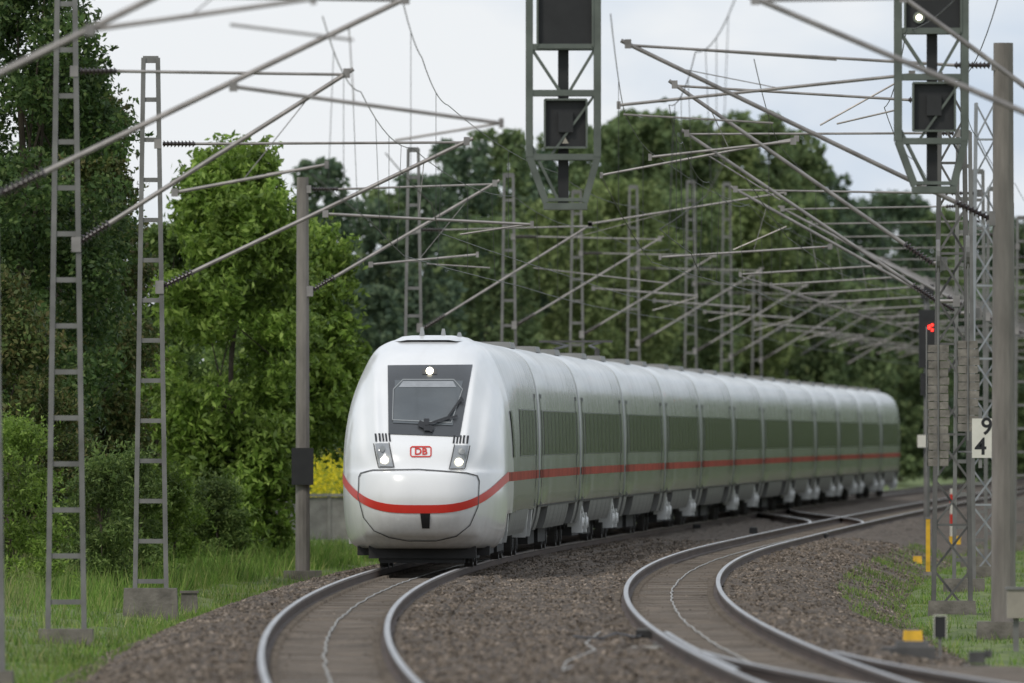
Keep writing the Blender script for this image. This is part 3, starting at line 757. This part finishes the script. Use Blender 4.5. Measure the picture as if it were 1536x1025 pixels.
b=B(); b.box(((a.x+c.x)/2-.05,Zq+.05,(a.z+c.z)/2),(.06,.06,1.0)); b.beam(((a.x+c.x)/2-.05,Zq+.05,c.z+.1),((a.x+c.x)/2-.3,Zq+4,c.z+.1),.03); b.build('bracket',m_steeld,t)
Zs_=465.0; o=P(1390,720,Zs_)
t=E('light_signal',o,'dark light signal with a glowing red lamp behind the lattice mast','railway signal')
b=B(); b.tube((o.x,Zs_,-.8),(o.x,Zs_,6.4),.09,.08,10); b.build('post',m_steeld,t)
b=B(); a=P(1378,465,Zs_);c=P(1403,552,Zs_); b.box(((a.x+c.x)/2,Zs_-.15,(a.z+c.z)/2),(c.x-a.x,.16,a.z-c.z)); l=P(1391,438,Zs_); b.box((l.x,Zs_-.12,l.z),(.36,.14,.4)); b.build('signal_head',m_sigb,t)
b=B(); b.box((o.x,Zs_-.1,P(0,577,Zs_).z),(.35,.12,.6)); b.build('lower_signal_box',m_sigb,t)
for dx,dy in ((-1.5,-2),(3,-4.2),(3,3.4),(-1.5,0.2)):
    l=P(1395+dx,492+dy,Zs_); b=B(); b.tube((l.x,Zs_-.24,l.z),(l.x,Zs_-.27,l.z),.035,.035,12); b.build('lamp_disc',m_redlamp,t)
l=P(1383,662,Zs_); b=B(); b.box((l.x,Zs_-.2,l.z),(.26,.02,.34)); b.build('number_plate',m_sign,t)
# ------------------------------------------------------------ small trackside things
def place(px,py,z):
    s=(py-HY)/(HC-z); return F/s
def simple(name,label,cat,px,py,z,parts,group=None):
    Z=place(px,py,z); X=(px-CX)*Z/F; t=E(name,(X,Z,z),label,cat,group)
    for nm,mat,fn in parts:
        b=B(); fn(b,X,Z,z); b.build(nm,mat,t)
    return t
simple('marker_post','tall thin yellow post right of the empty track','post',1392,862,-.6,[('shaft',m_yel,lambda b,X,Z,z:b.box((X,Z,z+.58),(.09,.09,1.2))),('base',m_conc2,lambda b,X,Z,z:b.box((X,Z,z+.02),(.2,.2,.08))),('cap',m_steeld,lambda b,X,Z,z:b.box((X,Z,z+1.2),(.11,.11,.04)))])
simple('yellow_cover','small yellow cable cover left of the yellow post','cable cover',1376,846,-.6,[('body',m_yel,lambda b,X,Z,z:b.box((X,Z,z+.09),(.22,.3,.18),taper=.85)),('lid',m_steeld,lambda b,X,Z,z:b.box((X,Z,z+.19),(.14,.2,.02)))])
simple('yellow_cover','larger yellow cable cover near the turnout, lower right','cable cover',1369,968,-.35,[('body',m_yel,lambda b,X,Z,z:b.box((X,Z,z+.1),(.26,.4,.18),taper=.9)),('lid',m_steeld,lambda b,X,Z,z:b.box((X,Z,z+.2),(.16,.28,.02)))])
simple('marker_post','red and white striped post at the foot of the lattice mast','post',1427,815,-.6,[('shaft',m_sign,lambda b,X,Z,z:b.tube((X,Z,z),(X,Z,z+1.5),.035)),('red_ring',m_red,lambda b,X,Z,z:b.tube((X,Z,z+.5),(X,Z,z+.8),.038)),('red_ring',m_red,lambda b,X,Z,z:b.tube((X,Z,z+1.1),(X,Z,z+1.35),.038))])
simple('warning_plate','small yellow plate low on the lattice mast','sign',1432,822,-.6,[('plate',m_yel,lambda b,X,Z,z:b.box((X,Z-.4,z+.2),(.3,.02,.22))),('stem',m_steeld,lambda b,X,Z,z:b.box((X,Z-.38,z+.05),(.04,.02,.35)))])
simple('cabinet','beige trackside cabinet at right edge in front of the concrete mast','cabinet',1524,972,-.65,[('body',m_beige,lambda b,X,Z,z:b.box((X,Z,z+.62),(.26,.25,.4))),('post',m_steeld,lambda b,X,Z,z:b.box((X,Z+.02,z+.2),(.08,.08,.5))),('roof',m_steeld,lambda b,X,Z,z:b.box((X,Z,z+.84),(.3,.3,.04)))])
simple('point_machine','dark point machine beside the turnout at lower right','point machine',1362,990,-.25,[('body',m_bogie,lambda b,X,Z,z:(b.box((X,Z,z+.07),(.62,.6,.15)),b.box((X+.05,Z,z+.18),(.4,.4,.07),taper=.9))),('rod',m_steeld,lambda b,X,Z,z:b.beam((X-.9,Z,z+.07),(X,Z,z+.07),.035)),('foot',m_steeld,lambda b,X,Z,z:b.box((X,Z,z+.01),(.75,.3,.04)))])
simple('track_magnet','dark track magnet block on a bracket at lower right','track equipment',1465,1005,-.3,[('body',m_bogie,lambda b,X,Z,z:(b.box((X,Z,z+.14),(.18,.3,.13)),b.box((X+.13,Z,z+.18),(.08,.2,.09)))),('bracket',m_steeld,lambda b,X,Z,z:b.box((X,Z,z+.03),(.3,.2,.06)))])
simple('shunting_signal','small upright black lamp box with white edge near the turnout','signal',1410,985,-.35,[('head',m_sigb,lambda b,X,Z,z:b.box((X,Z,z+.36),(.14,.1,.26))),('rim',m_sign,lambda b,X,Z,z:(b.box((X-.075,Z-.03,z+.36),(.01,.08,.28)),b.box((X,Z-.03,z+.5),(.16,.08,.01)),b.box((X+.075,Z-.03,z+.36),(.01,.08,.28)))),('stem',m_steeld,lambda b,X,Z,z:b.box((X,Z,z+.12),(.04,.04,.24)))])
for i,(px,py,l) in enumerate(((966,965,'dark box clamped beside the left rail of the empty track, nearest'),(1237,811,'dark box between rails of the empty track, lower middle'),(1130,801,'dark box on ballast between the tracks, middle of three'),(1045,796,'dark box on ballast close to the train side'))):
    simple('rail_box',l,'track equipment',px,py,-.2,[('body',m_under,lambda b,X,Z,z:b.box((X,Z,z+.08),(.22,.25,.16),taper=.9)),('lid',m_steeld,lambda b,X,Z,z:b.box((X,Z,z+.17),(.16,.2,.02)))],'dark boxes along the tracks')
simple('rail_clamp','pale bar lying across sleepers beside the left rail of the empty track','track equipment',970,978,-.17,[('bar',m_cable,lambda b,X,Z,z:b.box((X,Z,z+.05),(.36,.1,.035))),('bolt',m_steeld,lambda b,X,Z,z:b.box((X+.1,Z,z+.09),(.05,.05,.05)))])
b=B(); pts=[P(x,y,F/((y-HY)/(HC+.12))) for x,y in ((900,948),(878,965),(893,975),(868,985),(850,992),(843,1006),(858,1000))]; b.poly(pts,.009,5); T(b.build('loose_cable',m_cable,origin=pts[0]),'pale loose cable curled on the ballast between the tracks','cable')
b=B(); pts=[P(x,y,F/((y-HY)/(HC+.1))) for x,y in ((860,955),(900,958),(925,950),(955,956),(970,950))]; b.poly(pts,.015,5); T(b.build('loose_cable',m_black,origin=pts[0]),'black hose lying on the ballast left of the empty track','cable')
simple('equipment_box','black equipment box on the slim concrete mast','equipment box',454,877.5,-.8,[('body',m_sigb,lambda b,X,Z,z:b.box((X,Z-.28,z+2.5),(.46,.16,.78))),('bracket',m_steeld,lambda b,X,Z,z:b.box((X,Z-.18,z+2.5),(.3,.1,.1)))])
Zw=445.0; t=E('concrete_wall',(-4.9,Zw,0),'low pale concrete wall left of the train nose in front of yellow flowers','wall')
for i in range(3):
    b=B(); b.box((-5.85+i*.72,Zw,.2),(.66,.12,1.1)); b.build('panel',m_wallc,t)
    b=B(); b.box((-6.21+i*.72,Zw,.22),(.1,.2,1.2)); b.build('wall_post',m_wallc,t)
b=B(); b.box((-5.13,Zw,.8),(2.3,.3,.07)); b.build('coping',m_wallc,t)
simple('marker_stake','short pale blue-grey stake in the grass near the dark trees','stake',291,810,-.3,[('shaft',m_lgrey,lambda b,X,Z,z:b.box((X,Z,z+.35),(.1,.1,.7))),('cap',m_steeld,lambda b,X,Z,z:b.box((X,Z,z+.71),(.13,.13,.04)))])
simple('concrete_block','concrete block in the grass right of the second ladder mast','concrete block',284,922,-.75,[('body',m_found,lambda b,X,Z,z:b.box((X,Z,z+.16),(.3,.4,.42),taper=.9)),('cap',m_found,lambda b,X,Z,z:b.box((X,Z,z+.39),(.32,.42,.04)))])
# ------------------------------------------------------------ foliage
def leafquads(C,size,asp=.5,droop=0):
    N=len(C); u=rng.normal(0,1,(N,3)); u[:,2]-=droop; u/=np.linalg.norm(u,axis=1)[:,None]
    w=rng.normal(0,1,(N,3)); w-= (w*u).sum(1)[:,None]*u; w/=np.linalg.norm(w,axis=1)[:,None]
    L=size*rng.uniform(.6,1.3,N)[:,None]
    V=np.stack([C-u*L,C+w*L*asp-u*L*.1,C+u*L,C-w*L*asp-u*L*.1],1)
    return V.reshape(-1,3),np.arange(N*4).reshape(-1,4)
def crownpts(X,Y,z0,z1,R,nc,nl,prof=.6,cr=(.2,.4),flat=.75,Ry=None,pk=.83,p0=.12):
    Ry=Ry or R; H=z1-z0
    h=rng.uniform(0,1,nc); pf=np.sin(np.pi*(p0+pk*h))**prof
    a=rng.uniform(0,2*np.pi,nc); q=np.sqrt(rng.uniform(.05,1,nc))*pf
    cr_=R*rng.uniform(cr[0],cr[1],nc)
    cx=X+np.cos(a)*q*(R-cr_*.6); cy=Y+np.sin(a)*q*(Ry-cr_*.6); cz=z0+h*H
    cz=np.minimum(cz,z1-cr_*flat*.7)
    w=cr_**2; k=rng.choice(nc,nl,p=w/w.sum())
    d=rng.normal(0,1,(nl,3)); d/=np.linalg.norm(d,axis=1)[:,None]
    rd=cr_[k]*rng.uniform(.45,1.15,nl)**.8
    C=np.stack([cx[k],cy[k],cz[k]],1)+d*rd[:,None]*np.array([1,1,flat])
    return C,np.stack([cx,cy,cz],1)
def tree(name,label,cat,group,X,Y,zb,z0,z1,R,nc,nl,size,mat,asp=.5,tr=.18,droop=0,prof=.6,cr=(.2,.4),Ry=None,sprig=0,pk=.83,flat=.75,p0=.12):
    t=E(name,(X,Y,zb),label,cat,group)
    C,cl=crownpts(X,Y,z0,z1,R,nc,nl,prof,cr,flat,Ry,pk,p0)
    if sprig:
        ns=sprig; base=C[rng.choice(len(C),ns)]; dirs=base-np.array([X,Y,(z0+z1)/2]); dirs/=np.linalg.norm(dirs,axis=1)[:,None]
        dirs+=rng.normal(0,.4,(ns,3)); dirs[:,2]-=.1; dirs/=np.linalg.norm(dirs,axis=1)[:,None]
        tt_=rng.uniform(0,.5,(ns,10)); pt=base[:,None,:]+dirs[:,None,:]*tt_[:,:,None]; pt[:,:,2]-=tt_**2*.5; pt+=rng.normal(0,.03,pt.shape)
        C=np.concatenate([C,pt.reshape(-1,3)])
    V,Fq=leafquads(C,size,asp,droop); raw('crown',V,Fq,mat,t)
    b=B(); top=zb+(z1-zb)*.7; q0=Vector((X,Y,zb-.1)); segs=5; prev=q0; r0=tr
    for i in range(segs):
        q=Vector((X+random.uniform(-.15,.15)*R*.3,Y,zb+(top-zb)*(i+1)/segs)); b.tube(prev,q,r0,r0*.78,8); 
        r0*=.78; prev=q
        if i>0:
            for _ in range(3):
                c_=cl[random.randrange(len(cl))]; b.tube(q,Vector(c_.tolist()),r0*.5,r0*.12,6)
    b.build('trunk',m_bark,t); return t
def px2(px,Z): return (px-CX)*Z/F
def zy(py,Z): return HC-(py-HY)*Z/F
tree('broadleaf_tree','tall dark green tree filling the upper left corner','tree',None,px2(35,345),345,.1,.4,13.2,2.4,150,60000,.07,F_dark,.5,.2,cr=(.12,.34),sprig=1500)
tree('broadleaf_tree','brown-tinged tree right behind the second ladder mast','tree',None,px2(150,352),352,.1,1,9.3,1.15,90,28000,.065,F_brown,.5,.12,sprig=700)
tree('broadleaf_tree','lower tree at the left edge above the shrubs, browning','tree',None,px2(-20,325),325,0,0,5.4,1.5,60,24000,.065,F_brown,.5,.12,sprig=500)
tree('broadleaf_tree','dark tree behind the tall corner tree, reaching right','tree',None,px2(95,400),400,.1,.2,zy(150,400),2.2,130,38000,.085,F_dark,.5,.14,cr=(.12,.3),p0=.3,pk=.6)
tree('broadleaf_tree','bright green leafy tree between second ladder mast and concrete mast','tree',None,px2(345,385),385,0,0,zy(228,385),2.1,170,30000,.1,F_bright,.4,.12,.3,.6,(.12,.3),sprig=2800,p0=.2,pk=.72)
tree('broadleaf_tree','bright green lower tree close beside the slim concrete mast','tree',None,px2(455,392),392,0,2.3,zy(340,392),1.45,80,17000,.1,F_bright,.4,.1,.3,.5,sprig=1600,p0=.22,pk=.66)
tree('broadleaf_tree','mid green tree behind the bright tree and dark tree','tree',None,px2(245,400),400,0,0,zy(340,400),1.9,120,32000,.085,F_bush,.5,.14,cr=(.14,.3),p0=.35,pk=.58)
tree('broadleaf_tree','deep green tree behind the bright green tree, lower','tree',None,px2(425,425),425,0,2.6,zy(430,425),2.0,80,22000,.09,F_bush,.5,.12)
for i,(px,Z,h,R,m,l) in enumerate(((15,300,2.6,1.0,F_bright,'light yellow-green bush at the left edge behind the tall grass'),(150,318,1.9,.8,F_bush,'green bush between the two ladder masts'),(85,325,3.0,1.0,F_brown,'brownish bush behind the tall ladder mast'),(205,335,2.0,.7,F_bush,'low bush just behind the second ladder mast'),(325,368,1.3,.75,F_bush,'low bush under the bright green tree'),(262,350,1.5,.65,F_bright,'light green low bush right of the second ladder mast'))):
    tree('bush',l,'bush','bushes along the left tree line',px2(px,Z),Z,-.4,-.5,h,R,40,10000,.052,m,.35,.05,0,.5,(.2,.45),p0=.35,pk=.6,sprig=250)
bt=[
 (482,242,46,600,F_blue),(535,300,50,620,F_blue),(585,285,52,640,F_mid),(640,262,50,620,F_blue),(690,215,60,650,F_blue),(748,196,52,660,F_mid),(800,225,50,670,F_blue),
 (545,430,55,560,F_blue),(640,420,60,575,F_blue),(730,330,65,600,F_mid),
 (850,205,60,690,F_mid),(905,190,55,700,F_mid),(960,168,60,710,F_mid),(1020,182,60,715,F_mid),(1080,195,60,720,F_olive),(1135,172,58,730,F_mid),(1195,200,52,740,F_mid),
 (840,300,70,640,F_olive),(930,275,75,660,F_olive),(1020,290,75,680,F_mid),(1110,285,75,700,F_olive),(1190,300,65,715,F_mid),
 (1240,262,42,800,F_blue),(1290,300,50,860,F_blue),(1345,290,50,900,F_blue),(1400,312,52,930,F_mid),(1458,335,55,950,F_blue),(1515,345,55,960,F_mid),(1560,330,60,960,F_blue),
 (1265,420,60,790,F_mid),(1350,430,65,830,F_mid),(1440,440,70,880,F_blue),(1520,430,70,900,F_mid)]
bt.sort(key=lambda a:a[:4])
for i,(px,top,hw,Z,m) in enumerate(bt):
    s=F/Z; R=hw/s*1.35; z1=zy(top,Z)
    n_=int(9000*min(2.0,(R*z1)/24))
    tone={'foliage_far_dark':'dark blue-green','foliage_mid':'mid green','foliage_olive':'lighter olive green'}[m.name]
    tree('broadleaf_tree','%s tree in the wood behind the train, number %d from the left'%(tone,i+1),'tree','trees of the wood behind the train',px2(px,Z),Z,.2,.5,z1,R,420,n_,.15 if Z<700 else .18,m,.6,.1,0,.45,(.08,.2),pk=.74,flat=1.0,p0=.16)
def mass(name,label,boxes,n_):
    Cs=[]
    for (x0,x1,Z0,Z1,h) in boxes[1]:
        k=n_//len(boxes[1]); x=rng.uniform(x0,x1,k); Z=rng.uniform(Z0,Z1,k)
        hh=h*(.75+.25*np.sin(x*1.1+Z*.03)*np.cos(x*.37)+.1*rng.normal(0,1,k)); z=hh*rng.uniform(0,1,k)**.85
        Cs.append(np.stack([x,Z,z],1))
    V,Fq=leafquads(np.concatenate(Cs),boxes[2],.6); T(raw(name,V,Fq,boxes[0]),label,'undergrowth',kind='stuff')
mass('woodland_undergrowth','dark undergrowth beneath the wood behind the train',(F_blue,[(px2(455,655),px2(900,655),660,672,11),(px2(840,740),px2(1245,740),742,756,14),(px2(1230,960),px2(1600,960),965,980,12.5),(px2(460,640),px2(900,640),560,650,4)],.25),90000)
mass('distant_woodland','dense wood right of the tracks beyond the concrete mast',(F_mid,[(27,36,640,900,9.5),(32,75,985,1010,12),(22,30,430,640,9)],.35),50000)
mass('left_thicket','dense thicket behind the leafy trees on the left',(F_dark,[(px2(-80,445),px2(150,445),440,452,11.0),(px2(100,445),px2(385,445),440,452,6.8),(px2(-60,372),px2(180,372),365,375,3.2)],.11),60000)
N=9500; x=rng.uniform(px2(375,520),px2(522,520),N); Z=rng.uniform(495,560,N); hh=1.35+.3*np.sin(x*3+Z*.4)*np.cos(Z*.23)+.25*np.sin(x*1.1+2); z=hh*rng.uniform(0,1,N)**.4+rng.normal(0,.08,N)
V,Fq=leafquads(np.stack([x,Z,z],1),.05,.6); T(raw('yellow_flowers',V,Fq,F_yel),'tall yellow flowers in bloom left of the train nose','flowers',kind='stuff')
def blades(name,label,n_,vr,zr,hr,mat,w=.012,pw=1.6,onball=False):
    v=rng.uniform(vr[0],vr[1],n_); Z=zr[0]+(rng.random(n_)**pw)*(zr[1]-zr[0])
    if onball:
        k=rng.random(n_)<.5+.5*np.sin(Z*.21+1)*np.sin(v*2.1+Z*.05); v=v[k];Z=Z[k]; n_=len(v)
    X=v+rv(Z)
    cl=.5+.5*np.sin(v*2.3+np.sin(Z*.6)*2)*np.cos(Z*.31+v)
    g=np.array([max(gz(a),bh(a) if -6.2<a<6.7 else -9) for a in v])-.02; h=rng.uniform(hr[0],hr[1],n_)*(.45+1.0*cl)
    a=rng.uniform(0,np.pi,n_); dx=np.cos(a)*w; dy=np.sin(a)*w; lx=rng.normal(0,.35,n_)*h; ly=rng.normal(0,.3,n_)*h
    V=np.stack([np.stack([X-dx,Z-dy,g],1),np.stack([X+dx,Z+dy,g],1),np.stack([X+lx,Z+ly,g+h],1)],1).reshape(-1,3)
    T(raw(name,V,np.arange(n_*3).reshape(-1,3),mat),label,'grass',kind='stuff')
blades('grass','short green grass on the left bank',110000,(-17,-5.75),(155,440),(.05,.22),m_grass)
blades('grass','short green grass on the right verge',45000,(6.0,15),(155,520),(.05,.16),m_grass)
blades('verge_weeds','weeds creeping over the ballast edge by the yellow post',16000,(5.1,6.8),(255,430),(.04,.14),m_grass,.012,1,True)
blades('tall_grass','tall pale grass at the left edge before the bushes',22000,(-15,-8.6),(205,335),(.2,.7),m_straw,.01,1)
blades('seed_heads','thin pale grass stems scattered over the left bank',7000,(-13,-6),(160,360),(.15,.42),m_straw,.007,1.2)
blades('tall_weeds','taller green weeds along the left tree line',22000,(-12,-7.4),(290,410),(.15,.6),m_grass,.014,1)
blades('sparse_weeds','sparse weeds on the left edge of the ballast',6000,(-6.4,-5.1),(160,330),(.04,.16),m_grass,.012,1)
# ------------------------------------------------------------ light, sky, camera
W=bpy.data.worlds.new('World'); S.world=W; W.use_nodes=True; nt=W.node_tree; n=nt.nodes; L=nt.links
bg=n['Background']; sk=n.new('ShaderNodeTexSky'); sk.sky_type='NISHITA'; sk.sun_disc=False
sk.sun_elevation=math.radians(46); sk.sun_rotation=math.radians(214)
tc=n.new('ShaderNodeTexCoord'); mp=n.new('ShaderNodeMapping'); mp.inputs['Scale'].default_value=(1,1,2.2)
ns=n.new('ShaderNodeTexNoise'); ns.inputs['Scale'].default_value=34; ns.inputs['Detail'].default_value=5; ns.inputs['Roughness'].default_value=.5
L.new(tc.outputs['Generated'],mp.inputs[0]); L.new(mp.outputs[0],ns.inputs['Vector'])
rp=n.new('ShaderNodeValToRGB'); rp.color_ramp.elements[0].position=.38; rp.color_ramp.elements[0].color=(6.3,7.3,8.7,1); rp.color_ramp.elements[1].position=.58; rp.color_ramp.elements[1].color=(9.0,9.3,9.7,1)
L.new(ns.outputs[0],rp.inputs[0])
mx=n.new('ShaderNodeMix'); mx.data_type='RGBA'; mx.inputs[0].default_value=.9
L.new(sk.outputs[0],mx.inputs[6]); L.new(rp.outputs[0],mx.inputs[7]); L.new(mx.outputs[2],bg.inputs[0]); bg.inputs[1].default_value=.1
sd=bpy.data.lights.new('sun','SUN'); sd.energy=1.5; sd.angle=math.radians(11); sd.color=(1,.95,.87)
so=bpy.data.objects.new('sun',sd); COL.objects.link(so)
so.rotation_euler=Vector((.5,.75,-.93)).to_track_quat('-Z','Y').to_euler()
cd=bpy.data.cameras.new('camera'); cd.lens=600; cd.sensor_width=36; cd.clip_start=1; cd.clip_end=20000
co=bpy.data.objects.new('camera',cd); COL.objects.link(co); co.location=(0,0,HC)
co.rotation_euler=(math.pi/2+math.atan(142.5/F),0,0)
cd.dof.use_dof=True; cd.dof.focus_distance=310; cd.dof.aperture_fstop=4.5
S.camera=co
S.view_settings.view_transform='Standard'
